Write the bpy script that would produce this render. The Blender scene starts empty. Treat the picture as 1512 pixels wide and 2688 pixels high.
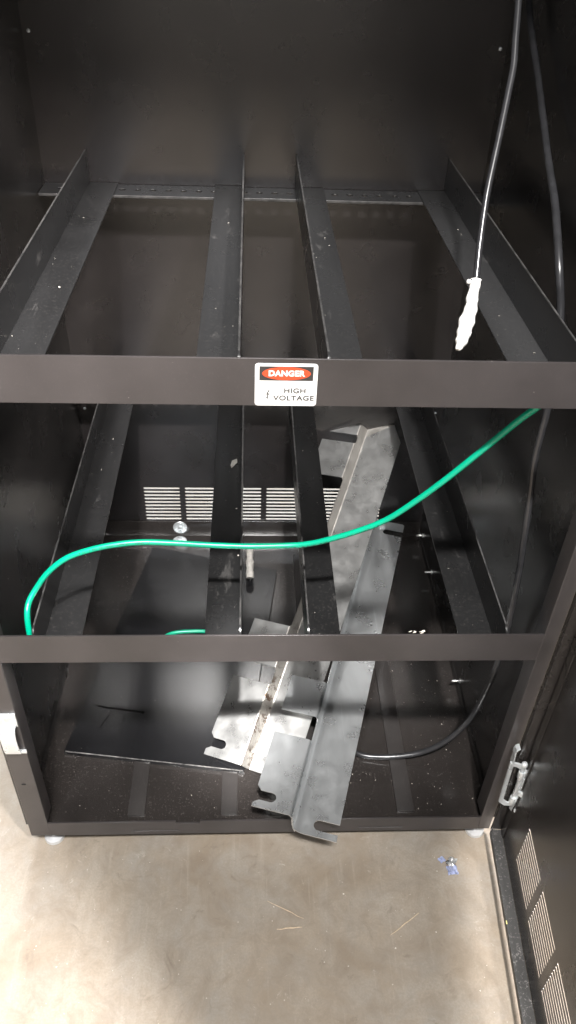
import bpy, bmesh, math, random
from mathutils import Vector, Matrix
random.seed(7)
scn = bpy.context.scene
COL = scn.collection

# ------------------------------------------------------------------ materials
def new_mat(name):
    m = bpy.data.materials.new(name); m.use_nodes = True
    nt = m.node_tree
    return m, nt, nt.nodes['Principled BSDF']

def node(nt, t, **kw):
    n = nt.nodes.new(t)
    for k, v in kw.items():
        if k in n.inputs.keys(): n.inputs[k].default_value = v
        else: setattr(n, k, v)
    return n

def ramp(nt, src, stops):
    r = nt.nodes.new('ShaderNodeValToRGB')
    e = r.color_ramp.elements
    while len(e) < len(stops): e.new(0.5)
    for i, (p, c) in enumerate(stops):
        e[i].position = p
        e[i].color = (c[0], c[1], c[2], 1) if isinstance(c, tuple) else (c, c, c, 1)
    nt.links.new(src, r.inputs['Fac'])
    return r.outputs['Color']

def mixc(nt, fac, a, b):
    m = nt.nodes.new('ShaderNodeMix'); m.data_type = 'RGBA'
    for sock, v in ((m.inputs[0], fac), (m.inputs[6], a), (m.inputs[7], b)):
        if isinstance(v, (int, float)): sock.default_value = v
        elif isinstance(v, tuple): sock.default_value = (v[0], v[1], v[2], 1)
        else: nt.links.new(v, sock)
    return m.outputs[2]

def coords(nt):
    return nt.nodes.new('ShaderNodeTexCoord').outputs['Object']

def noise(nt, vec, scale, detail=4, rough=.55, dist=0, stretch=None):
    if stretch:
        mp = nt.nodes.new('ShaderNodeMapping'); mp.inputs['Scale'].default_value = stretch
        nt.links.new(vec, mp.inputs['Vector']); vec = mp.outputs['Vector']
    n = node(nt, 'ShaderNodeTexNoise')
    n.inputs['Scale'].default_value = scale; n.inputs['Detail'].default_value = detail
    n.inputs['Roughness'].default_value = rough; n.inputs['Distortion'].default_value = dist
    nt.links.new(vec, n.inputs['Vector'])
    return n.outputs['Fac']

def black_paint(name, col=(.030, .027, .026), rough=.36, dust=0.0, streak=None, spec=.5, dustcol=(.22, .20, .185), bump=.12, ior=1.5):
    m, nt, b = new_mat(name)
    v = coords(nt)
    base = mixc(nt, ramp(nt, noise(nt, v, 9, 3), [(.35, 0), (.7, 1)]), tuple(c*.8 for c in col), tuple(c*1.2 for c in col))
    if streak:     # rubbed and scuffed along the length of the part
        s = ramp(nt, noise(nt, v, 3.0, 5, .6, 0, streak), [(.42, 0), (.72, 1)])
        base = mixc(nt, s, base, tuple(c*2.6 for c in col))
        sc = ramp(nt, noise(nt, v, 26, 6, .7, .3, tuple(.25+.75*x/max(streak) for x in streak)), [(.62, 0), (.72, 1)])
        base = mixc(nt, sc, base, (.085, .082, .08))
    if dust:
        big = ramp(nt, noise(nt, v, 7, 4, .6), [(.3, .25), (.75, 1)])
        fine = ramp(nt, noise(nt, v, 260, 3, .7), [(.56, 0), (.76, 1)])
        mul = nt.nodes.new('ShaderNodeMath'); mul.operation = 'MULTIPLY'
        nt.links.new(big, mul.inputs[0]); nt.links.new(fine, mul.inputs[1])
        mu2 = nt.nodes.new('ShaderNodeMath'); mu2.operation = 'MULTIPLY'; mu2.inputs[1].default_value = dust
        nt.links.new(mul.outputs[0], mu2.inputs[0])
        base = mixc(nt, mu2.outputs[0], base, dustcol)
        # small separate grains
        vo = node(nt, 'ShaderNodeTexVoronoi'); vo.inputs['Scale'].default_value = 130
        nt.links.new(v, vo.inputs['Vector'])
        g = ramp(nt, vo.outputs['Distance'], [(.05, 1), (.13, 0)])
        sel = ramp(nt, noise(nt, v, 60, 2), [(.65, 0), (.69, .8)])
        m3 = nt.nodes.new('ShaderNodeMath'); m3.operation = 'MULTIPLY'
        nt.links.new(g, m3.inputs[0]); nt.links.new(sel, m3.inputs[1])
        base = mixc(nt, m3.outputs[0], base, tuple(c*1.5 for c in dustcol))
    nt.links.new(base, b.inputs['Base Color'])
    r = ramp(nt, noise(nt, v, 14, 4), [(.3, rough*.93), (.7, rough*1.09)])
    nt.links.new(r, b.inputs['Roughness'])
    b.inputs['Specular IOR Level'].default_value = spec; b.inputs['IOR'].default_value = ior
    bp = nt.nodes.new('ShaderNodeBump'); bp.inputs['Strength'].default_value = bump; bp.inputs['Distance'].default_value = .0006
    nt.links.new(noise(nt, v, 900, 2), bp.inputs['Height'])
    nt.links.new(bp.outputs['Normal'], b.inputs['Normal'])
    return m

def galvanised(name, col=(.76, .78, .79), rough=.30, rust=False, axis=(1, .15, 1), metal=.86):
    m, nt, b = new_mat(name)
    v = coords(nt)
    a = ramp(nt, noise(nt, v, 22, 5, .6, .4, axis), [(.3, 0), (.75, 1)])
    base = mixc(nt, a, tuple(c*.88 for c in col), tuple(min(1, c*1.08) for c in col))
    dirt = ramp(nt, noise(nt, v, 9, 3, .5), [(.5, 0), (.8, .6)])
    base = mixc(nt, dirt, base, tuple(c*.75 for c in col))
    scr = ramp(nt, noise(nt, v, 60, 3, .6, 0, (1, .03, 1)), [(.64, 0), (.72, .6)])
    base = mixc(nt, scr, base, tuple(min(1, c*1.25) for c in col))
    vo = node(nt, 'ShaderNodeTexVoronoi'); vo.inputs['Scale'].default_value = 110; nt.links.new(v, vo.inputs['Vector'])
    sp = ramp(nt, vo.outputs['Distance'], [(.03, 1), (.08, 0)])
    sel = ramp(nt, noise(nt, v, 45, 2), [(.72, 0), (.78, .4)])
    m3 = nt.nodes.new('ShaderNodeMath'); m3.operation = 'MULTIPLY'
    nt.links.new(sp, m3.inputs[0]); nt.links.new(sel, m3.inputs[1])
    base = mixc(nt, m3.outputs[0], base, (.92, .91, .90))
    if rust:
        rs = ramp(nt, noise(nt, v, 75, 6, .75, .6), [(.50, 0), (.57, 1)])
        rs2 = ramp(nt, noise(nt, v, 16, 3), [(.38, 0), (.5, 1)])
        mm = nt.nodes.new('ShaderNodeMath'); mm.operation = 'MULTIPLY'
        nt.links.new(rs, mm.inputs[0])
        sx = nt.nodes.new('ShaderNodeSeparateXYZ'); nt.links.new(v, sx.inputs[0])
        lo = ramp(nt, sx.outputs['Z'], [(.13, 1), (.20, 0)])      # corrosion only near the foot
        ml = nt.nodes.new('ShaderNodeMath'); ml.operation = 'MULTIPLY'
        nt.links.new(rs2, ml.inputs[0]); nt.links.new(lo, ml.inputs[1]); nt.links.new(ml.outputs[0], mm.inputs[1])
        base = mixc(nt, mm.outputs[0], base, (.13, .09, .065))
    nt.links.new(base, b.inputs['Base Color'])
    b.inputs['Metallic'].default_value = metal
    nt.links.new(ramp(nt, noise(nt, v, 30, 4), [(.3, rough*.8), (.7, rough*1.3)]), b.inputs['Roughness'])
    bp = nt.nodes.new('ShaderNodeBump'); bp.inputs['Strength'].default_value = .08; bp.inputs['Distance'].default_value = .001
    nt.links.new(noise(nt, v, 120, 3), bp.inputs['Height']); nt.links.new(bp.outputs['Normal'], b.inputs['Normal'])
    return m

def plain(name, col, rough=.5, metal=0, spec=.5, var=.15, scale=60, bump=0):
    m, nt, b = new_mat(name)
    v = coords(nt)
    c = mixc(nt, ramp(nt, noise(nt, v, scale, 4), [(.3, 0), (.7, 1)]), tuple(x*(1-var) for x in col), tuple(min(1, x*(1+var)) for x in col))
    nt.links.new(c, b.inputs['Base Color'])
    b.inputs['Roughness'].default_value = rough; b.inputs['Metallic'].default_value = metal
    b.inputs['Specular IOR Level'].default_value = spec
    if bump:
        bp = nt.nodes.new('ShaderNodeBump'); bp.inputs['Strength'].default_value = bump; bp.inputs['Distance'].default_value = .002
        nt.links.new(noise(nt, v, scale*2, 3), bp.inputs['Height']); nt.links.new(bp.outputs['Normal'], b.inputs['Normal'])
    return m

def chipped(hi=(.085, .082, .08)):
    m, nt, b = new_mat('chipped_paint_edge')
    v = coords(nt)
    a = ramp(nt, noise(nt, v, 35, 6, .75), [(.38, 0), (.62, 1)])
    c = mixc(nt, a, (.025, .025, .025), hi)
    nt.links.new(c, b.inputs['Base Color']); b.inputs['Roughness'].default_value = .42
    return m

def concrete():
    m, nt, b = new_mat('concrete')
    v = coords(nt)
    big = noise(nt, v, 2.2, 5, .6, .5)
    mid = noise(nt, v, 8, 8, .72, 1.0)
    base = mixc(nt, ramp(nt, big, [(.3, 0), (.7, 1)]), (.285, .235, .180), (.385, .335, .275))
    base = mixc(nt, ramp(nt, mid, [(.42, 0), (.66, .9)]), base, (.31, .285, .25))
    base = mixc(nt, ramp(nt, noise(nt, v, 5, 5, .6, 1.2), [(.52, 0), (.72, .6)]), base, (.225, .17, .115))
    base = mixc(nt, ramp(nt, noise(nt, v, 22, 8, .8, .6), [(.45, 0), (.72, .75)]), base, (.20, .158, .118))
    # trowel streaks and pale scuffs
    st = ramp(nt, noise(nt, v, 14, 5, .7, .4, (1, .12, 1)), [(.56, 0), (.78, .6)])
    base = mixc(nt, st, base, (.43, .385, .325))
    pale = ramp(nt, noise(nt, v, 34, 7, .8, .9), [(.60, 0), (.68, .85)])
    sel = ramp(nt, noise(nt, v, 7, 3), [(.46, 0), (.58, 1)])
    m3 = nt.nodes.new('ShaderNodeMath'); m3.operation = 'MULTIPLY'
    nt.links.new(pale, m3.inputs[0]); nt.links.new(sel, m3.inputs[1])
    base = mixc(nt, m3.outputs[0], base, (.52, .48, .42))
    # grains
    vo = node(nt, 'ShaderNodeTexVoronoi'); vo.inputs['Scale'].default_value = 85; nt.links.new(v, vo.inputs['Vector'])
    g = ramp(nt, vo.outputs['Distance'], [(.05, 1), (.12, 0)])
    s2 = ramp(nt, noise(nt, v, 33, 2), [(.60, 0), (.66, .9)])
    m4 = nt.nodes.new('ShaderNodeMath'); m4.operation = 'MULTIPLY'
    nt.links.new(g, m4.inputs[0]); nt.links.new(s2, m4.inputs[1])
    base = mixc(nt, m4.outputs[0], base, (.62, .58, .5))
    for ang, sc_, thr in ((.5, 11, .63), (-.9, 13, .64), (1.35, 9, .63)):
        mp = nt.nodes.new('ShaderNodeMapping'); mp.inputs['Rotation'].default_value = (0, 0, ang); mp.inputs['Scale'].default_value = (1, .045, 1)
        nt.links.new(v, mp.inputs['Vector'])
        sx = ramp(nt, noise(nt, mp.outputs['Vector'], sc_*9, 2, .5), [(thr, 0), (thr+.08, .22)])
        sl = ramp(nt, noise(nt, v, sc_*.5, 3), [(.52, 0), (.6, 1)])
        mq = nt.nodes.new('ShaderNodeMath'); mq.operation = 'MULTIPLY'
        nt.links.new(sx, mq.inputs[0]); nt.links.new(sl, mq.inputs[1])
        base = mixc(nt, mq.outputs[0], base, (.48, .44, .375))
    smudge = ramp(nt, noise(nt, v, 17, 5, .7, 1.5), [(.60, 0), (.72, .7)])
    base = mixc(nt, smudge, base, (.185, .15, .115))
    gr = ramp(nt, noise(nt, v, 300, 3), [(.35, .0), (.7, .55)])
    base = mixc(nt, gr, base, (.26, .22, .175))
    nt.links.new(base, b.inputs['Base Color'])
    nt.links.new(ramp(nt, mid, [(.3, .33), (.7, .55)]), b.inputs['Roughness'])
    bp = nt.nodes.new('ShaderNodeBump'); bp.inputs['Strength'].default_value = .12; bp.inputs['Distance'].default_value = .002
    nt.links.new(noise(nt, v, 160, 4), bp.inputs['Height']); nt.links.new(bp.outputs['Normal'], b.inputs['Normal'])
    return m

M = dict(
    front=black_paint('black_powder_coat', (.045, .040, .0402), .38, .1, bump=.15),
    wall=black_paint('black_side_panel', (.013, .012, .0115), .26, bump=.04, ior=1.7),
    back=black_paint('black_back_panel', (.018, .0158, .0158), .26, bump=.05, ior=1.72),
    pan=black_paint('dusty_black_pan', (.026, .0225, .021), .17, .35, ior=1.9),
    rail=black_paint('scuffed_black_rail', (.0125, .0125, .0128), .28, .2, (1, .16, 1), ior=1.7),
    loose=black_paint('satin_black_sheet', (.010, .010, .011), .13, .08, ior=1.8),
    door=black_paint('black_door_paint', (.024, .0205, .019), .26, .08, ior=1.8),
    rib=black_paint('pan_rib_paint', (.030, .027, .026), .34, .15),
    flange=black_paint('lightened_door_flange', (.05, .05, .05), .5, 1.6, None, .4, (.30, .29, .28)),  # paler than the door: overhead light put into the colour
    worn=chipped(),
    worn2=chipped((.26, .25, .24)),
    galv=galvanised('galvanised_steel'),
    galvr=galvanised('darkened_galvanised_steel', (.64, .64, .63), .30, metal=.9),  # base darkened in place of shade on the rear bracket; studs too
    galvw=galvanised('rust_flecked_zinc', (.60, .57, .53), .40, True),
    zinc=galvanised('zinc_plate', (.76, .80, .82), .26, metal=.62),
    green=plain('green_insulation', (.0, .335, .195), .27, 0, .5, .08, 30),
    cable=plain('black_cable_jacket', (.026, .026, .028), .24, 0, .5, .2, 60),
    tape=plain('white_tape', (.82, .81, .79), .45, 0, .5, .05, 140, .3),
    oldtape=plain('grey_tape', (.42, .40, .37), .6, 0, .4, .2, 140, .4),
    label=plain('label_white', (.82, .82, .81), .3, 0, .5, .02),
    ink=plain('label_black', (.035, .033, .033), .35, 0, .5, .05),
    inkgrey=plain('label_grey_ink', (.06, .058, .058), .4, 0, .5, .15),
    red=plain('label_red', (.66, .075, .025), .35, 0, .5, .05),
    hole_shade=plain('recess_shade_paint', (.008, .008, .008), .7),  # dark colour stands for the shade in the hole
    crumb=plain('pale_crumb', (.6, .56, .5), .8, 0, .3, .25, 300),
    straw=plain('pale_wood_sliver', (.58, .46, .33), .7, 0, .3, .2, 200),
    blue=plain('blue_film', (.55, .61, .86), .4, 0, .5, .2, 200),
    foot=plain('white_levelling_foot', (.62, .63, .64), .3, .4, .5, .1, 80),
    print=plain('dark_cable_print', (.012, .09, .06), .5),
    yellow=plain('yellow_tape_bit', (.72, .64, .25), .5),
    floor=concrete(),
)

# ------------------------------------------------------------------ helpers
def link(name, me, mat, parent=None, smooth=False, angle=35):
    o = bpy.data.objects.new(name, me); COL.objects.link(o)
    if mat:
        for mm in (mat if isinstance(mat, (list, tuple)) else [mat]): me.materials.append(mm)
    if parent is not None: o.parent = parent
    if smooth:
        for p in me.polygons: p.use_smooth = True
        me.set_sharp_from_angle(angle=math.radians(angle))
    return o

def from_bm(name, bm, mat, parent=None, smooth=False, angle=35):
    bmesh.ops.recalc_face_normals(bm, faces=bm.faces)
    me = bpy.data.meshes.new(name); bm.to_mesh(me); bm.free()
    return link(name, me, mat, parent, smooth, angle)

def add_box(bm, x0, x1, y0, y1, z0, z1, bev=0, seg=2):
    vs = [bm.verts.new((x, y, z)) for x in (x0, x1) for y in (y0, y1) for z in (z0, z1)]
    fs = [(0, 1, 3, 2), (4, 6, 7, 5), (0, 4, 5, 1), (2, 3, 7, 6), (0, 2, 6, 4), (1, 5, 7, 3)]
    faces = [bm.faces.new([vs[i] for i in f]) for f in fs]
    if bev:
        es = list({e for f in faces for e in f.edges})
        bmesh.ops.bevel(bm, geom=es, offset=bev, segments=seg, affect='EDGES', profile=.6)

def boxes(name, lst, mat, parent=None, bev=.001, seg=2):
    bm = bmesh.new()
    for b in lst: add_box(bm, *b, bev=bev, seg=seg)
    return from_bm(name, bm, mat, parent, True)

def add_lathe(bm, prof, c, ax=(0, 0, 1), n=28):
    ax = Vector(ax).normalized()
    t = ax.orthogonal().normalized(); s = ax.cross(t)
    rings = []
    for r, h in prof:
        rings.append([bm.verts.new(Vector(c)+ax*h+(t*math.cos(a)+s*math.sin(a))*max(r, 1e-5)) for a in [2*math.pi*i/n for i in range(n)]])
    for a, b in zip(rings, rings[1:]):
        for i in range(n): bm.faces.new((a[i], a[(i+1) % n], b[(i+1) % n], b[i]))
    bm.faces.new(rings[0]); bm.faces.new(rings[-1])

def lathe(name, prof, c, mat, parent=None, ax=(0, 0, 1), n=28):
    bm = bmesh.new(); add_lathe(bm, prof, c, ax, n)
    return from_bm(name, bm, mat, parent, True, 40)

def catmull(pts, n=8):
    pts = [Vector(p) for p in pts]
    P = [pts[0]*2-pts[1]] + pts + [pts[-1]*2-pts[-2]]
    out = []
    for i in range(1, len(P)-2):
        for k in range(n):
            t = k/n
            a, b, c, d = P[i-1], P[i], P[i+1], P[i+2]
            out.append(.5*((2*b)+(c-a)*t+(2*a-5*b+4*c-d)*t*t+(3*b-a-3*c+d)*t**3))
    out.append(pts[-1])
    return out

def add_tube(bm, pts, rad, n=14):
    rings = []
    up = None
    for i, p in enumerate(pts):
        d = (pts[min(i+1, len(pts)-1)]-pts[max(i-1, 0)]).normalized()
        if up is None: up = d.orthogonal().normalized()
        up = (up-d*up.dot(d)).normalized(); s = d.cross(up)
        r = rad(i/(len(pts)-1)) if callable(rad) else rad
        rings.append([bm.verts.new(p+(up*math.cos(a)+s*math.sin(a))*r) for a in [2*math.pi*k/n for k in range(n)]])
    for a, b in zip(rings, rings[1:]):
        for i in range(n): bm.faces.new((a[i], a[(i+1) % n], b[(i+1) % n], b[i]))
    bm.faces.new(rings[0]); bm.faces.new(rings[-1])

def tube(name, pts, rad, mat, parent=None, n=14, smooth_n=8):
    bm = bmesh.new(); add_tube(bm, catmull(pts, smooth_n), rad, n)
    return from_bm(name, bm, mat, parent, True, 60)

def plate(name, outline, holes, thick, mat, parent=None, matrix=None, bev=0):
    """flat sheet cut to an outline with real holes, lying in local XY, thickness along local Z"""
    cu = bpy.data.curves.new(name, 'CURVE'); cu.dimensions = '2D'; cu.fill_mode = 'BOTH'
    cu.extrude = thick/2; cu.bevel_depth = bev
    for pts in [outline]+list(holes):
        s = cu.splines.new('POLY'); s.points.add(len(pts)-1)
        for i, p in enumerate(pts): s.points[i].co = (p[0], p[1], 0, 1)
        s.use_cyclic_u = True
    tmp = bpy.data.objects.new('tmp', cu); COL.objects.link(tmp)
    dg = bpy.context.evaluated_depsgraph_get()
    me = bpy.data.meshes.new_from_object(tmp.evaluated_get(dg), depsgraph=dg)
    bpy.data.objects.remove(tmp); bpy.data.curves.remove(cu)
    me.name = name
    if matrix is not None: me.transform(matrix)
    return link(name, me, mat, parent)

def slot_loop(x0, x1, yc, h, n=6):
    r = h/2
    a = [(x1-r+r*math.cos(t), yc+r*math.sin(t)) for t in [-math.pi/2+math.pi*i/n for i in range(n+1)]]
    b = [(x0+r+r*math.cos(t), yc+r*math.sin(t)) for t in [math.pi/2+math.pi*i/n for i in range(n+1)]]
    return a+b

def text_mesh(name, body, size, mat, parent, matrix, thick=.0002, bold=0, sx=1):
    cu = bpy.data.curves.new(name, 'FONT'); cu.body = body; cu.size = size
    cu.align_x = 'CENTER'; cu.align_y = 'CENTER'; cu.extrude = thick; cu.offset = bold; cu.space_character = 1.08
    tmp = bpy.data.objects.new('tmp', cu); COL.objects.link(tmp)
    dg = bpy.context.evaluated_depsgraph_get()
    me = bpy.data.meshes.new_from_object(tmp.evaluated_get(dg), depsgraph=dg)
    bpy.data.objects.remove(tmp); bpy.data.curves.remove(cu)
    me.name = name
    me.transform(Matrix.Diagonal((sx, 1, 1, 1)))
    me.transform(matrix)
    return link(name, me, mat, parent)

def empty(name, loc=(0, 0, 0)):
    o = bpy.data.objects.new(name, None); COL.objects.link(o); o.location = loc
    o.empty_display_size = .05
    return o

def tag(o, label=None, cat=None, group=None, kind=None):
    if label: o['label'] = label
    if cat: o['category'] = cat
    if group: o['group'] = group
    if kind: o['kind'] = kind
    return o

# ------------------------------------------------------------------ key sizes (metres), cabinet front face on Y = 0
W, D, H = .80, .777, 1.96
XI, XR = .0333, .7783                 # inner edges of the front posts
Z_PAN = .055
RAILS = [(.035, .0729), (.4867, .5384), (.8996, .9539)]
SHELF_Z = (.479, .895)                # top of the shelf flanges
LIP = .0564

# ------------------------------------------------------------------ setting: floor
bm = bmesh.new()
vs = [bm.verts.new(p) for p in ((-9, -9, 0), (9, -9, 0), (9, 9, 0), (-9, 9, 0))]
bm.faces.new(vs)
tag(from_bm('floor', bm, M['floor']), kind='structure')

# ------------------------------------------------------------------ the cabinet
cab = empty('battery_cabinet')
tag(cab, 'open black steel battery cabinet with two empty rail shelves standing on the concrete floor', 'cabinet')

bm = bmesh.new()
add_box(bm, -.003, 0, .001, D+.006, .0705, H)
from_bm('side_panel', bm, M['wall'], cab)
bm = bmesh.new()
add_box(bm, W, W+.003, .001, D+.006, .0705, H)
from_bm('side_panel', bm, M['wall'], cab)
boxes('plinth', [(.0001, .0028, .0035, D-.001, .0355, .0735), (W-.0028, W-.0001, .0035, D-.001, .0355, .0735), (.003, W-.003, D-.003, D-.0015, .0355, .0498)], M['wall'], cab, 0)
bm = bmesh.new()
add_box(bm, -.003, W+.003, .001, D+.006, H, H+.003)
from_bm('top_panel', bm, M['wall'], cab)

# back panel with real louvre slots; local plate XY -> world XZ
MB = Matrix(((1, 0, 0, 0), (0, 0, 1, D+.001), (0, 1, 0, 0), (0, 0, 0, 1)))
slots = []
for k in range(1, 7):
    x0 = .026+.0970*k
    for j in range(10):
        slots.append(slot_loop(x0, x0+.085, .1985-.01025*j, .0054))
plate('back_panel', [(.0001, .07), (W-.0001, .07), (W-.0001, H-.0002), (.0001, H-.0002)], slots, .0018, M['back'], cab, MB)
for x, z in ((.011, 1.129), (.789, 1.126), (.013, .417), (.788, .415), (.012, .75), (.788, .76)):
    lathe('rivet', [(.0032, 0), (.0030, .0012), (.0016, .0022), (.0002, .0025)], (x, D-.0002, z), M['zinc'], cab, (0, -1, 0), 12)

# floor pan with its ribs and rear upstand
pan = boxes('floor_pan', [(.0009, W-.0009, .0045, D-.0028, .050, Z_PAN)], M['pan'], cab, 0)
boxes('rear_upstand', [(.003, W-.003, D-.0045, D-.0012, Z_PAN+.0005, .101)], M['pan'], cab, .0006)
for x0, x1 in ((.163, .193), (.325, .3545), (.480, .510), (.636, .667)):
    bm = bmesh.new()
    add_box(bm, x0, x1, .022, .70, Z_PAN-.001, Z_PAN+.0035, bev=.002, seg=2)
    from_bm('pan_rib', bm, M['rib'], cab, True)

# front frame: posts and rails
boxes('front_post', [(0, XI, 0, .003, .0352, H), (XI-.0028, XI, .0005, .032, .0735, H-.002)], M['front'], cab, .0013, 3)
boxes('front_post', [(XR, W, 0, .003, .0352, H), (XR, XR+.0028, .0005, .032, .0735, H-.002),
                     (W-.003, W, .0005, .03, .0352, .0705)], M['front'], cab, .0013, 3)

def rail(z0, z1, notch=None, slits=()):
    holes = [slot_loop(a, b, z, .0036) for a, b, z in slits]
    out = [(XI+.0003, z0), (XR-.0003, z0), (XR-.0003, z1)]
    if notch: out += [(notch[1], z1), (notch[1], z1-.0065), (notch[0], z1-.0065), (notch[0], z1)]
    out += [(XI+.0003, z1)]
    MF = Matrix(((1, 0, 0, 0), (0, 0, 1, .0016), (0, 1, 0, 0), (0, 0, 0, 1)))
    r = plate('front_rail', out, holes, .0016, M['front'], cab, MF, .0007)
    return r
r = rail(*RAILS[0], (.249, .291), ((.174, .256, .0455), (.564, .644, .0455)))
boxes('inner_return', [(XI, XR, .0025, .004, Z_PAN+.0005, .0655), (XI, XR, .0028, .018, .036, .038)], M['front'], r, .0005)
r = rail(*RAILS[1])
boxes('inner_return', [(XI, XR, .0028, .016, RAILS[1][0]+.0004, RAILS[1][0]+.002)], M['front'], r, .0004)
r = rail(*RAILS[2])
boxes('inner_return', [(XI, XR, .0028, .010, RAILS[2][0]+.0004, RAILS[2][0]+.002)], M['front'], r, .0004)

# shelf rails: L sections running front to back
def shelf_rail(x0, x1, lipx, z):
    bm = bmesh.new()
    add_box(bm, x0, x1, .011, D-.002, z-.0025, z, bev=.0007)
    l0, l1 = (lipx, lipx+.0026) if abs(lipx-x0) < 1e-6 else (lipx-.0026, lipx)
    # lip with a clipped, rounded front corner
    prof = [(.011, z), (D-.002, z), (D-.002, z+LIP), (.024, z+LIP), (.018, z+LIP-.002), (.0135, z+LIP-.007), (.011, z+LIP-.014)]
    fa = [bm.verts.new((l0, y, zz-.001)) for y, zz in prof]; fb = [bm.verts.new((l1, y, zz-.001)) for y, zz in prof]
    n = len(prof)
    fs = [bm.faces.new(fa), bm.faces.new(fb[::-1])]
    for i in range(n): fs.append(bm.faces.new((fa[i], fb[i], fb[(i+1) % n], fa[(i+1) % n])))
    bmesh.ops.bevel(bm, geom=list({e for f in fs for e in f.edges}), offset=.0006, segments=2, affect='EDGES')
    o = from_bm('shelf_rail', bm, M['rail'], cab, True)
    # paint rubbed off along the top of the lip
    b2 = bmesh.new()
    add_box(b2, l0+.0002, l1-.0002, .025, D-.004, z+LIP-.0012, z+LIP-.0008)
    from_bm('worn_edge', b2, M['worn'], o)
    return o
for z in SHELF_Z:
    shelf_rail(.0790, .1328, .0790, z)
    shelf_rail(.3086, .3615, .3615, z)
    shelf_rail(.4532, .5058, .4532, z)
    shelf_rail(.6804, .7329, .7329, z)
# rear cross members that carry the rails, with a row of small slots
for z in SHELF_Z:
    MC = Matrix(((1, 0, 0, 0), (0, 1, 0, 0), (0, 0, 1, z-.0038), (0, 0, 0, 1)))
    hs = [slot_loop(.035+.0272*k-.0065, .035+.0272*k+.0065, .745, .0105) for k in range(28)]
    c = plate('cross_member', [(.002, .715), (W-.002, .715), (W-.002, D-.0025), (.002, D-.0025)], hs, .0014, M['rail'], cab, MC, .0004)
    boxes('front_lip', [(.002, W-.002, .7128, .7147, z-.0075, z-.0029)], M['worn'], c, .0008, 3)

# hardware: washers (one a modelled reflection), studs, feet, strike plate
def washer(c, ax):
    w = lathe('bolt', [(.0035, .0022), (.0165, .0022), (.0175, .0012), (.0175, 0)][::-1], c, M['zinc'], cab, ax, 32)
    c2 = Vector(c)+Vector(ax)*.0023
    lathe('bolt_head', [(.0062, 0), (.0062, .004), (.0052, .0046), (.003, .0046), (.0028, .002)], c2, M['zinc'], w, ax, 6)
washer((.204, D-.0046, .083), (0, -1, 0))
washer((.203, .752, Z_PAN+.0002), (0, 0, 1))  # reflection of the upstand washer, modelled as a second washer
for y, z in ((.290, .085), (.610, .085), (.735, .090)):
    s = lathe('stud', [(.0055, 0), (.0055, .002), (.0022, .0024), (.0022, .016), (.0015, .0172)], (W-.0004, y, z), M['galvr'], cab, (-1, 0, 0), 16)
for x in (.032, .783):
    bm = bmesh.new()
    add_lathe(bm, [(.0165, 0), (.0175, .002), (.0165, .0075), (.006, .010), (.006, .0355)], (x, .018, .0003), n=32)
    from_bm('levelling_foot', bm, M['foot'], cab, True)
for x in (.032, .783):
    bm = bmesh.new()
    add_lathe(bm, [(.0165, 0), (.0175, .002), (.0165, .0075), (.006, .010), (.006, .05)], (x, D-.03, .0003), n=32)
    from_bm('levelling_foot', bm, M['foot'], cab, True)
boxes('post_hole_patch', [(.0105, .0172, -.0006, .0005, .1905, .1935)], M['hole_shade'], cab, .0004)  # dark block in place of the shade inside a hole
# zinc strike for the door latch on the left post
bm = bmesh.new()
add_box(bm, .001, .0325, -.0022, -.0002, .346, .376, bev=.0006)
prof = [(-.0022, .347), (-.008, .343), (-.0115, .336), (-.0125, .326), (-.012, .300), (-.009, .2875), (-.004, .2845), (-.0022, .284)]
rows = [[bm.verts.new((x, y, z)) for y, z in prof] for x in (.0055, .0285)]
rows2 = [[bm.verts.new((x, y+.0016, z)) for y, z in prof] for x in (.0055, .0285)]
for i in range(len(prof)-1):
    bm.faces.new((rows[0][i], rows[1][i], rows[1][i+1], rows[0][i+1]))
    bm.faces.new((rows2[0][i], rows2[0][i+1], rows2[1][i+1], rows2[1][i]))
    for k in (0, 1): bm.faces.new((rows[k][i], rows[k][i+1], rows2[k][i+1], rows2[k][i]))
add_box(bm, .012, .0345, -.0022, -.0002, .279, .2875, bev=.0006)
st = from_bm('strike_plate', bm, M['zinc'], cab, True)
lathe('screw', [(.0036, 0), (.0034, .001), (.0012, .0012), (.001, .0006)], (.019, -.0021, .364), M['galv'], st, (0, -1, 0), 16)

# ------------------------------------------------------------------ door, swung open to the front on the right
LEAN = math.atan(.078)
MD = Matrix.Translation((.8166, 0, 0)) @ Matrix(((-math.sin(LEAN), -math.cos(LEAN), 0, 0), (-math.cos(LEAN), math.sin(LEAN), 0, 0), (0, 0, 1, 0), (0, 0, 0, 1)))
# door local: x away from the hinge, y towards the inside of the door, z up
def door_mesh(o): o.data.transform(MD); return o
MDS = Matrix(((1, 0, 0, 0), (0, 0, 1, -.0003), (0, 1, 0, 0), (0, 0, 0, 1)))
slots = []
for k in range(7):
    x0 = .0925+.0975*k
    for j in range(10): slots.append(slot_loop(x0, x0+.082, .1985-.01025*j, .0043))
dr = plate('door', [(.010, .040), (.79, .040), (.79, H-.01), (.010, H-.01)], slots, .0007, M['door'], cab, MD @ MDS)
door_mesh(boxes('bottom_flange', [(.0115, .79, .0004, .0185, .0500, .0518), (.0135, .79, .0176, .0192, .0405, .0519)], M['flange'], dr, .0005))
door_mesh(boxes('hinge_flange', [(.0102, .0116, .0004, .0185, .0525, H-.012), (.0102, .017, .0172, .0188, .0525, H-.012)], M['door'], dr, .0005))
door_mesh(boxes('stiffener', [(.0135, .030, .0006, .0022, .055, H-.014)], M['door'], dr, .0005))

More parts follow.
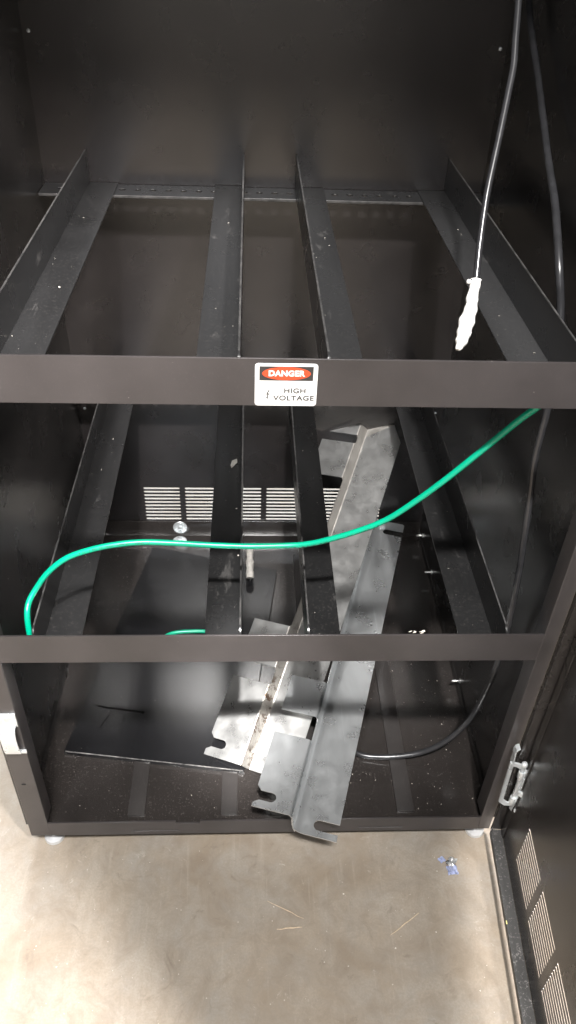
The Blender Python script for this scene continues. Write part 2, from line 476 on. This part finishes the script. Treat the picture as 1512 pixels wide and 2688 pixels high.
# hinge: zinc strap with a window, pin and door leaf
hg = empty('hinge', (0, 0, 0)); hg.parent = cab
bm = bmesh.new()
def strip(bm, pts, wid, th, nrm):
    """flat strap along a polyline: width along nrm x dir, thickness along nrm"""
    pts = [Vector(p) for p in pts]; nrm = Vector(nrm).normalized()
    q = []
    for i, p in enumerate(pts):
        d = (pts[min(i+1, len(pts)-1)]-pts[max(i-1, 0)]).normalized()
        s = nrm.cross(d).normalized()*wid/2
        q.append([bm.verts.new(p+s), bm.verts.new(p-s), bm.verts.new(p-s+nrm*th), bm.verts.new(p+s+nrm*th)])
    for a, b in zip(q, q[1:]):
        for i in range(4): bm.faces.new((a[i], a[(i+1) % 4], b[(i+1) % 4], b[i]))
    bm.faces.new(q[0]); bm.faces.new(q[-1][::-1])
strip(bm, [(.7905, -.016, .3030), (.7865, -.016, .3000), (.7850, -.016, .2930), (.7865, -.016, .2790), (.7868, -.016, .2600)], .012, .0022, (1, 0, .08))
strip(bm, [(.7870, -.0165, .2660), (.7905, -.0175, .1560)], .0065, .004, (0, -1, 0))
strip(bm, [(.7868, -.0170, .2620), (.7960, -.0195, .2620), (.8050, -.0210, .2570)], .010, .0030, (0, -1, 0))
strip(bm, [(.7900, -.0170, .1590), (.7990, -.0195, .1520), (.8070, -.0210, .1530)], .010, .0030, (0, -1, 0))
bmesh.ops.bevel(bm, geom=bm.edges[:], offset=.0006, segments=2, affect='EDGES')
from_bm('hinge_strap', bm, M['zinc'], hg, True)
bm = bmesh.new()
p0, p1 = Vector((.8065, -.022, .2640)), Vector((.8095, -.0215, .1500))
ax = (p1-p0)
add_lathe(bm, [(.0005, -.0045), (.0042, -.003), (.0056, 0), (.0050, .0035), (.0036, .0055), (.0036, ax.length)], p0, ax, 20)
for t in (.16, .80):
    add_lathe(bm, [(.0052, 0), (.0058, .001), (.0058, .017), (.0052, .018)], p0+ax*t, ax, 20)
from_bm('hinge_pin', bm, M['zinc'], hg, True)
bm = bmesh.new()
strip(bm, [(.8125, -.0235, .2520), (.8165, -.0255, .2360), (.8195, -.0270, .2180), (.8240, -.0290, .1700), (.8262, -.0300, .1280)], .013, .0022, (-.55, -.8, 0))
strip(bm, [(.8105, -.0225, .2330), (.8140, -.0225, .1320)], .012, .0020, (-.9, -.3, 0))
bmesh.ops.bevel(bm, geom=bm.edges[:], offset=.0005, segments=2, affect='EDGES')
add_lathe(bm, [(.0058, 0), (.0058, .004), (.0048, .005)], (.8150, -.0300, .196), (-.6, -.8, .1), 6)
add_lathe(bm, [(.0058, 0), (.0058, .004), (.0048, .005)], (.8190, -.0300, .146), (-.6, -.8, .1), 6)
from_bm('hinge_leaf', bm, M['zinc'], hg, True)
door_mesh(boxes('yellow_scrap', [(.168, .1735, .0178, .0196, .0519, .0527)], M['yellow'], dr, .0003))

# ------------------------------------------------------------------ warning sticker on the top front rail
sg = empty('warning_sign', (.4095, -.0005, .9248))
tag(sg, 'white danger high voltage sticker with a red oval on the upper front rail', 'warning sign')
def rrect(w, h, r, n=5):
    pts = []
    for cx, cy, a0 in ((w/2-r, h/2-r, 0), (-w/2+r, h/2-r, 90), (-w/2+r, -h/2+r, 180), (w/2-r, -h/2+r, 270)):
        for i in range(n+1):
            a = math.radians(a0+90*i/n); pts.append((cx+r*math.cos(a), cy+r*math.sin(a)))
    return pts
SGN = lambda x, z, d: Matrix(((1, 0, 0, x), (0, 0, -1, -d), (0, 1, 0, z), (0, 0, 0, 1)))
plate('sticker', rrect(.0652, .0500, .0035), [], .0004, M['label'], sg, SGN(0, 0, .0002))
hd = plate('header', rrect(.0560, .0162, .0003), [], .0002, M['ink'], sg, SGN(0, .0135, .0006))
ov = plate('red_oval', [(.0252*math.cos(a), .0076*math.sin(a)) for a in [2*math.pi*i/48 for i in range(48)]], [], .0002, M['red'], hd, SGN(0, .0136, .0009))
text_mesh('lettering', 'DANGER', .0088, M['label'], hd, SGN(0, .0137, .00125), .0001, .00042, 1.0)
text_mesh('lettering', 'HIGH', .0080, M['inkgrey'], sg, SGN(.0095, -.0070, .0006), .0001, .00018, 1.15)
text_mesh('lettering', 'VOLTAGE', .0080, M['inkgrey'], sg, SGN(.0085, -.0158, .0006), .0001, .00018, 1.15)
bolt_o = [(.0006, .0050), (-.0018, -.0004), (-.0002, -.0001), (-.0012, -.0036), (-.0020, -.0032), (-.0004, -.0058), (.0004, -.0030), (-.0002, -.0032), (.0014, .0012), (-.0003, .0008), (.0018, .0050)]
plate('lightning_bolt', [(x*1.1-.0188, z-.0112) for x, z in bolt_o], [], .0002, M['inkgrey'], sg, SGN(0, 0, .0006))
tri_o = [(-.0070, -.0060), (.0070, -.0060), (0, .0072)]
tri_i = [(-.0064, -.00565), (.0064, -.00565), (0, .0065)]
plate('triangle', [(x-.0188, z-.0112) for x, z in tri_o], [[(x-.0188, z-.0112) for x, z in tri_i]], .0002, plain('label_pale_ink', (.62, .62, .61), .4), sg, SGN(0, 0, .0006))

# ------------------------------------------------------------------ galvanised offset brackets, cut flat and folded
def arc_notch(cx, cy, r, a0, a1, n=7):
    return [(cx+r*math.cos(math.radians(a0+(a1-a0)*i/n)), cy+r*math.sin(math.radians(a0+(a1-a0)*i/n))) for i in range(n+1)]

def bracket(name, label, O, u, v, L, lw, web_v, web_n, rw, r1, r2, tabs, gaps, slotL, slotR, mats, th=.0019, group=None, ch=(.004, .004)):
    """O = foot of the lower fold at u=0; right flange at n=0 for v in 0..rw, web rises to n=web_n, left flange beyond"""
    u = Vector(u).normalized(); v = Vector(v); v = (v-u*v.dot(u)).normalized(); nrm = v.cross(u).normalized()
    if nrm.z < 0: nrm = -nrm
    # cross-section polyline from left edge to right edge, bends as arcs
    P0 = Vector((-lw-web_v, web_n)); A = Vector((-web_v, web_n)); B = Vector((0, 0)); P1 = Vector((rw, 0))
    def fillet(p, q, s, r, n=7):
        d1 = (p-q).normalized(); d2 = (s-q).normalized(); ang = d1.angle(d2); t = r/math.tan(ang/2)
        a = q+d1*t; b = q+d2*t
        c = q+(d1+d2).normalized()*(r/math.sin(ang/2))
        out = []
        a0 = math.atan2((a-c).y, (a-c).x); a1 = math.atan2((b-c).y, (b-c).x)
        while a1-a0 > math.pi: a1 -= 2*math.pi
        while a1-a0 < -math.pi: a1 += 2*math.pi
        return [c+Vector((math.cos(a0+(a1-a0)*i/n), math.sin(a0+(a1-a0)*i/n)))*r for i in range(n+1)]
    f1 = fillet(P0, A, B, r1); f2 = fillet(A, B, P1, r2)
    prof = [P0]+f1+f2+[P1]
    s = [0.0]
    for a, b in zip(prof, prof[1:]): s.append(s[-1]+(b-a).length)
    sF1 = s[1]; sW = s[len(f1)]; S = s[-1]
    off = sF1            # s of the start of the left bend; left flange is s in 0..sF1
    cut = sW+.003        # the gaps are cut through the bend into the web
    # outline in (U, s): start at left-bottom corner, go up the left side with slots and gaps, then down the right side
    out = []
    us0, us1, deep = slotL
    out += [(0, .0), (0, S)]
    # right side upward with its end slots
    for (a0, a1, dp) in slotR:
        rr = (a1-a0)/2
        out += [(a0, S), (a0, S-dp+rr)]
        out += [(a0+rr-rr*math.cos(math.pi*i/8), S-dp+rr-rr*math.sin(math.pi*i/8)) for i in range(1, 8)]
        out += [(a1, S-dp+rr), (a1, S)]
    out += [(L-ch[0], S), (L, S-ch[1]), (L, 0)]
    # left side downward
    for g0, g1 in sorted(gaps, reverse=True):
        out += [(g1, 0), (g1, cut-.005), (g1-.005, cut), (g0+.005, cut), (g0, cut-.005), (g0, 0)]
    rr = (us1-us0)/2
    out += [(us1+.008, 0), (us1, .008), (us1, deep-rr)]
    out += [(us1-rr+rr*math.cos(math.pi*i/8), deep-rr+rr*math.sin(math.pi*i/8)) for i in range(1, 8)]
    out += [(us0, deep-rr), (us0, .009), (us0-.006, .0)]
    bm = bmesh.new()
    vs = [bm.verts.new((a, b, 0)) for a, b in out]
    f = bm.faces.new(vs)
    bmesh.ops.triangulate(bm, faces=[f])
    for k, sv in enumerate(s[1:-1]):
        bmesh.ops.bisect_plane(bm, geom=bm.verts[:]+bm.edges[:]+bm.faces[:], plane_co=(0, sv, 0), plane_no=(0, 1, 0), dist=1e-6)
    def sec(x):
        for i in range(len(s)-1):
            if x <= s[i+1]+1e-7:
                t = (x-s[i])/max(s[i+1]-s[i], 1e-9); return prof[i].lerp(prof[i+1], t)
        return prof[-1]
    O = Vector(O)
    for vt in bm.verts:
        p = sec(vt.co.y); vt.co = O+u*vt.co.x+v*p.x+nrm*p.y
    bmesh.ops.recalc_face_normals(bm, faces=bm.faces)
    for f in bm.faces:
        if f.normal.dot(nrm) < -.2: f.normal_flip()
    lay = None
    bmesh.ops.solidify(bm, geom=bm.faces[:], thickness=th)
    bmesh.ops.recalc_face_normals(bm, faces=bm.faces)
    if len(mats) > 1:     # the web carries its own stained coating
        for f in bm.faces:
            c = f.calc_center_median()-O
            w = c.dot(v)
            if -web_v-.004 < w < .026: f.material_index = 1
    me = bpy.data.meshes.new(name); bm.to_mesh(me); bm.free()
    o = link(name, me, mats, None, True, 25)
    return o

fb = bracket('galvanised_bracket', '', (.4462, -.0350, .1004), (.2796, .9598, .0267), (.96, -.28, 0), .826, .0665, .004, .0482, .0752, .0045, .021,
             None, [(.147, .197), (.277, .640)], (.0135, .0310, .036), [(.0115, .0305, .043), (.780, .799, .047)], [M['galv']])
tag(fb, 'dull grey galvanised bracket whose slotted end pokes out over the bottom front rail', 'metal bracket')
rb = bracket('galvanised_bracket', '', (.3752, .1086, .0590), (.338, .8541, .3954), (.0758, -.0362, .0105), .805, .0765, .012, .0195, .083, .003, .004,
             None, [(.157, .193), (.280, .637), (.729, .752)], (.017, .0335, .036), [], [M['galvr'], M['galvw']], ch=(.045, .026))
tag(rb, 'bright rust-flecked galvanised bracket with its foot on the loose black sheet', 'metal bracket')

# ------------------------------------------------------------------ loose black sheet on the pan
ls = empty('loose_panel', (.033, .150, Z_PAN))
tag(ls, 'loose satin black sheet with bent front edge lying left of the two brackets', 'metal sheet')
zt = .0080
A0, A1 = Vector((0, 0)), Vector((.332, -.046))
dx = (A1-A0).normalized(); dy = Vector((-dx.y, dx.x))
MP = Matrix(((dx.x, dy.x, 0, 0), (dx.y, dy.y, 0, 0), (0, 0, 1, zt), (0, 0, 0, 1)))
wl = (A1-A0).length
cutout = [(.030, .104), (.125, .1000), (.125, .1045), (.030, .1085)]
slit = [(.060, .094), (.0625, .0935), (.052, .060), (.058, .0575), (.057, .0555), (.0485, .0590)]
plate('sheet', [(0, 0), (wl, 0), (wl, .54), (.03, .58), (.012, .30)], [cutout, slit], .0014, M['loose'], ls, MP, .0003)
MP2 = Matrix(((dx.x, 0, -dy.x, -.0008*dy.x), (dx.y, 0, -dy.y, -.0008*dy.y), (0, 1, 0, 0), (0, 0, 0, 1)))
e = plate('bent_edge', [(0, .0004), (wl, .0004), (wl, zt+.0005), (0, zt+.0005)], [slot_loop(.020, .036, .0050, .0042), slot_loop(.085, .118, .0032, .0016), slot_loop(.150, .176, .0034, .0016), slot_loop(.205, .238, .0032, .0016), slot_loop(.275, .305, .0034, .0016)], .0014, M['loose'], ls, MP2, .0003)
bm = bmesh.new()
add_box(bm, .002, wl-.002, -.0018, .0001, zt+.0006, zt+.0013)
o = from_bm('worn_edge', bm, M['worn2'], ls)
o.data.transform(Matrix(((dx.x, dy.x, 0, 0), (dx.y, dy.y, 0, 0), (0, 0, 1, 0), (0, 0, 0, 1))))

# ------------------------------------------------------------------ cables
gpts = [[.0745, .020, .4885], [.0719, .025, .5186], [.0712, .0345, .5445], [.0725, .0475, .5555], [.0820, .0614, .5690], [.1006, .0692, .5921], [.1271, .0762, .6116], [.162, .0822, .6221], [.1965, .0872, .6265], [.2283, .091, .6268], [.2681, .0935, .6232], [.3193, .0948, .6184], [.3711, .0948, .6164], [.4257, .0935, .6191], [.4527, .091, .6243], [.479, .0872, .6352], [.518, .0822, .6553], [.5546, .0762, .681], [.5879, .0692, .7186], [.6185, .0614, .7593], [.6468, .0529, .8019], [.6684, .0439, .8381], [.6836, .0345, .8662], [.6940, .0225, .8890]]
gc = tube('green_cable', gpts, 0.0041, M['green'])
tag(gc, 'bright green insulated ground cable sagging across the middle of the cabinet', 'cable')
gp = catmull([tuple(p) for p in gpts], 8)
bm = bmesh.new()      # faint printed characters along the jacket
for i0, i1 in ((52, 74), (92, 112), (112, 136)):
    for i in range(i0*2, i1*2):
        if random.random() < .3: continue
        t = i/2; a = gp[int(t)]; b = gp[int(t)+1]; p = a.lerp(b, t-int(t)); d = (b-a).normalized()
        side = Vector((0, -.80, .42)) if i0 < 90 else Vector((0, -.985, -.05))
        side = (side-d*side.dot(d)).normalized(); up = side.cross(d).normalized()
        q = p+side*.00433
        hgt = random.uniform(.0006, .0012); wd = random.uniform(.0003, .0008)
        vs = [bm.verts.new(q+d*sx*wd+up*sy*hgt+side*(.00004 if abs(sy) < 2 else 0)) for sx, sy in ((-1, -1), (1, -1), (1, 1), (-1, 1))]
        bm.faces.new(vs)
o = from_bm('printed_marks', bm, M['print'], gc); tag(o, kind='stuff')

apts = [[.692, .45, 1.33], [.6905, .415, 1.283], [.6891, .3771, 1.2339], [.6857, .3477, 1.1971], [.6836, .3284, 1.173], [.6777, .309, 1.1488], [.6719, .2911, 1.1264], [.6661, .2735, 1.1044], [.6589, .2527, 1.0784], [.6522, .232, 1.0525], [.6473, .2113, 1.0266], [.6429, .1889, .9987], [.6394, .1669, .9711], [.6362, .1575, .9592]]
ca = tube('black_cable', apts, .0041, M['cable'])
tag(ca, 'black cable hanging at the upper right with a white taped end', 'cable')
tp = catmull([[.6400, .1690, .9738], [.6392, .1662, .9702], [.6354, .1558, .9572], [.6337, .1473, .9466], [.6287, .1374, .9342], [.6251, .1283, .9229], [.622, .1218, .9147], [.6183, .1166, .9083]], 6)
bm = bmesh.new()
rt = [.0060, .0063, .0064, .0078, .0090, .0087, .0064, .0032]
def rad(t):
    x = t*(len(rt)-1); i = min(int(x), len(rt)-2); f = x-i
    return (rt[i]*(1-f)+rt[i+1]*f)*(1+.07*math.sin(t*47)+.05*math.sin(t*23+1))
add_tube(bm, tp, rad, 18)
for vt in bm.verts:
    vt.co += Vector((random.uniform(-1, 1), random.uniform(-1, 1), random.uniform(-1, 1)))*.00018
bmesh.ops.create_icosphere(bm, subdivisions=2, radius=.0030, matrix=Matrix.Translation((.6302, .1640, .9730)))
from_bm('taped_end', bm, M['tape'], ca, True, 60)

bpts = [[.770, .72, 1.33], [.780, .69, 1.27], [.783, .65, 1.208], [.784, .598, 1.165], [.784, .537, 1.126], [.782, .475, 1.0885], [.777, .40, 1.050], [.7656, .31, 1.0222], [.7566, .25, .9989], [.7551, .21, .9657], [.763, .195, .9222], [.7651, .17, .866], [.7608, .15, .8083], [.7594, .145, .7743], [.7585, .14, .7327], [.7612, .135, .6964], [.7644, .13, .658], [.7682, .125, .6108], [.7738, .123, .5527], [.7770, .121, .5039], [.7810, .119, .429], [.7800, .115, .375], [.7795, .117, .31], [.7800, .130, .24], [.7760, .1366, .185], [.7594, .1353, .14], [.731, .13, .105], [.6976, .1288, .080], [.6578, .1282, .068], [.6141, .1306, .0625], [.5778, .1393, .0612], [.5400, .172, .0612], [.5060, .225, .0612], [.47, .30, .0612]]
cb = tube('black_cable', bpts, .0052, M['cable'])
tag(cb, 'long black cable down the right wall, looping over the cabinet floor', 'cable')
bm = bmesh.new()
tp = catmull([[.3757, .592, .083], [.3752, .615, .098], [.3750, .64, .108], [.3748, .668, .116]], 6)
add_tube(bm, tp, lambda t: .0085*(1-.35*max(0, t-.75)*4)*(1+.10*math.sin(t*17)), 12)
for vt in bm.verts: vt.co += Vector((random.uniform(-1, 1), random.uniform(-1, 1), random.uniform(-1, 1)))*.0009
tc = from_bm('taped_cable_end', bm, M['oldtape'], None, True, 30)
tag(tc, 'small grey taped cable end standing between the two middle shelf rails', 'cable end')
tube('cable_stub', [[.3762, .606, .0655], [.3760, .604, .0740], [.3757, .600, .0860]], .0045, M['cable'], tc)

# ------------------------------------------------------------------ small litter
gs = tube('green_cable', [[.185, .414, .0678], [.198, .430, .0678], [.215, .4385, .0678], [.240, .442, .0678], [.280, .442, .0678], [.300, .434, .0678], [.312, .416, .0678]], .0043, M['green'])  # added green piece in place of a reflection of the cable
tag(gs, 'short added green piece standing in for the cable reflection, low behind the middle front rail', 'cable')

def crumb(bm, c, r):
    o = Vector(c)
    k = [Vector((random.uniform(-1, 1), random.uniform(-1, 1), random.uniform(0, .8)))*r for _ in range(6)]
    vs = [bm.verts.new(o+p) for p in k]
    try: bmesh.ops.convex_hull(bm, input=vs)
    except Exception: pass
bm = bmesh.new()
for _ in range(150): crumb(bm, (random.uniform(.05, .78), random.uniform(.02, .5), Z_PAN+.0004), random.choice((.0005, .0007, .0009, .0014)))
for _ in range(50): crumb(bm, (random.uniform(.56, .78), random.uniform(.02, .42), Z_PAN+.0004), random.choice((.0005, .0007, .0009, .0013)))
for z in SHELF_Z:
    for x0, x1 in ((.084, .130), (.312, .357), (.457, .503), (.684, .728)):
        for _ in range(9): crumb(bm, (random.uniform(x0, x1), random.uniform(.02, .6), z+.0003), random.choice((.0005, .0008, .0011, .0018)))
for _ in range(7): crumb(bm, (.604+random.gauss(0, .006), .003+random.uniform(0, .004), .5385), random.choice((.0012, .002, .003)))
for _ in range(120): crumb(bm, (random.uniform(-.1, .78), random.uniform(-.32, -.01), .0003), random.choice((.0005, .0008, .001, .0016)))
tag(from_bm('crumbs', bm, M['crumb']), 'pale crumbs and dust specks scattered over the floor, pan and rails', 'debris', None, 'stuff')

def sliver(name, label, a, b, r, group=None):
    a, b = Vector(a), Vector(b)
    bm = bmesh.new(); add_tube(bm, [a.lerp(b, i/6)+Vector((random.uniform(-1, 1), random.uniform(-1, 1), .4))*.0009 for i in range(7)], lambda t: r*(1-.6*abs(2*t-1)), 6)
    return tag(from_bm(name, bm, M['straw'], None, True), label, 'sliver', group)
sliver('wood_sliver', 'short thick pale sliver lying on the concrete below the dull bracket', (.421, -.150, .001), (.461, -.147, .001), .0012)
sliver('wood_sliver', 'thin pale sliver on the concrete, longest of three', (.606, -.163, .001), (.658, -.128, .001), .0010)
sliver('wood_sliver', 'curved thin pale fibre on the concrete farther from the camera than the thick sliver', (.405, -.103, .001), (.465, -.134, .001), .0008)

bm = bmesh.new()
f = bm.faces.new([bm.verts.new(p) for p in ((.3395, .470, .4794), (.3500, .487, .4800), (.3490, .500, .4796), (.3400, .492, .4806), (.3372, .478, .4796))])
r_ = bmesh.ops.extrude_face_region(bm, geom=[f])
for vt in [g for g in r_['geom'] if isinstance(g, bmesh.types.BMVert)]: vt.co.z += .0007
tag(from_bm('paper_scrap', bm, M['oldtape']), 'grey torn scrap stuck on the middle shelf rail left of the hanging taped end', 'litter')
bs = empty('film_scrap', (.728, -.047, 0))
tag(bs, 'crumpled scrap of blue and clear film on the concrete near the right cabinet foot', 'litter')
def crumple(nm, mat, c, ang, w, h, amp, n=6):
    bm = bmesh.new(); g = []
    ca_, sa_ = math.cos(ang), math.sin(ang)
    for i in range(n+1):
        row = []
        for j in range(n+1):
            x = (i/n-.5)*w*(1+.08*math.sin(j*1.7+ang)); y = (j/n-.5)*h*(1+.08*math.cos(i*1.3+ang))
            z = .0012+amp*(.5+.5*math.sin(i*1.9+ang*3+j*.7))*random.uniform(.2, 1)
            row.append(bm.verts.new((c[0]+x*ca_-y*sa_, c[1]+x*sa_+y*ca_, z)))
        g.append(row)
    for i in range(n):
        for j in range(n): bm.faces.new((g[i][j], g[i+1][j], g[i+1][j+1], g[i][j+1]))
    bmesh.ops.solidify(bm, geom=bm.faces[:], thickness=.0004)
    from_bm(nm, bm, mat, bs)
crumple('blue_piece', M['blue'], (.000, -.010), .1, .018, .016, .0025)
crumple('blue_piece', M['blue'], (-.015, .009), .5, .011, .010, .002)
crumple('pale_piece', M['foot'], (.002, .005), .9, .017, .013, .005)
crumple('dark_piece', M['cable'], (-.006, .003), .3, .006, .007, .006, 3)

# ------------------------------------------------------------------ camera
r = Vector((.9987220862, -.0364455435, .0350130956)); u = Vector((-.0044308480, .6269828697, .7790204418)); f = Vector((.0503444346, .7781800585, -.6260201549))
cd = bpy.data.cameras.new('camera'); cam = bpy.data.objects.new('camera', cd); COL.objects.link(cam)
cam.matrix_world = Matrix(((r.x, u.x, -f.x, .3704327), (r.y, u.y, -f.y, -.7285382), (r.z, u.z, -f.z, 1.3398506), (0, 0, 0, 1)))
cd.sensor_fit = 'VERTICAL'; cd.sensor_height = 36; cd.lens = 36*2079.578/2688
cd.clip_start = .02; cd.clip_end = 100
scn.camera = cam

# ------------------------------------------------------------------ light: fluorescent ceiling fixtures of the hall, plus added fills and spots
def area(name, loc, target, sx, sy, power, col=(1, .97, .93), spread=180):
    l = bpy.data.lights.new(name, 'AREA'); l.shape = 'RECTANGLE'; l.size = sx; l.size_y = sy; l.energy = power; l.color = col
    l.spread = math.radians(spread)
    o = bpy.data.objects.new(name, l); COL.objects.link(o); o.location = loc
    o.rotation_euler = (Vector(target)-Vector(loc)).to_track_quat('-Z', 'Y').to_euler()
    return o
def spot(name, loc, target, deg, power, blend=.12, col=(1, .97, .92), r=.05):
    l = bpy.data.lights.new(name, 'SPOT'); l.energy = power; l.spot_size = math.radians(deg); l.spot_blend = blend
    l.color = col; l.shadow_soft_size = r
    o = bpy.data.objects.new(name, l); COL.objects.link(o); o.location = loc
    o.rotation_euler = (Vector(target)-Vector(loc)).to_track_quat('-Z', 'Y').to_euler()
    return o
area('ceiling_light', (.42, -2.25, 4.9), (.42, -2.0, 0), 1.3, .35, 330, (1, .975, .945))
area('ceiling_light', (-.5, -8.2, 5.3), (.3, 0, .4), 1.6, .5, 60, (.82, .90, 1))
area('added_fill_light', (.35, -8.6, 3.2), (.4, 0, 1.0), 2.2, .8, 60, (1, .95, .93))  # added fill that brightens the upper back panel
area('ceiling_light', (2.2, -2.2, 4.9), (1.2, -1.2, 0), .35, .9, 850, (1, .95, .93))
area('added_fill_light', (.35, 2.4, 2.7), (.35, .9, 0), 1.4, .4, 260, (.88, .94, 1))  # added low lamp behind the cabinet to brighten the vents
spot('added_spot', (.42, -2.25, 4.9), (.42, 0, 1.155), 13, 1400, .25, (1, .98, .96), .09)  # added spot brightening label, taped end and cabinet, not the floor
spot('added_spot', (.42, -2.25, 4.9), (.36, .155, .11), 2.5, 4200, .3, (1, .98, .96), .05)  # added narrow spot brightening the bracket foot
spot('added_spot', (-.5, -2.0, 4.9), (-1.2, -.3, 0), 31, 420, .10, (.97, .98, 1))  # added spot; cone edge imitates the left edge of a person's shadow
spot('added_spot', (.55, -2.2, 4.9), (1.75, -.35, 0), 22.7, 1500, .05, (1, .94, .89))  # added spot; cone edge imitates that shadow's right edge beside the door
w = bpy.data.worlds.new('World'); scn.world = w; w.use_nodes = True
bg = w.node_tree.nodes['Background']; bg.inputs['Color'].default_value = (1, .96, .92, 1); bg.inputs['Strength'].default_value = .34

scn.view_settings.view_transform = 'Standard'; scn.view_settings.look = 'None'
scn.view_settings.exposure = 0; scn.view_settings.gamma = 1
scn.cycles.use_denoising = True
scn.cycles.max_bounces = 8
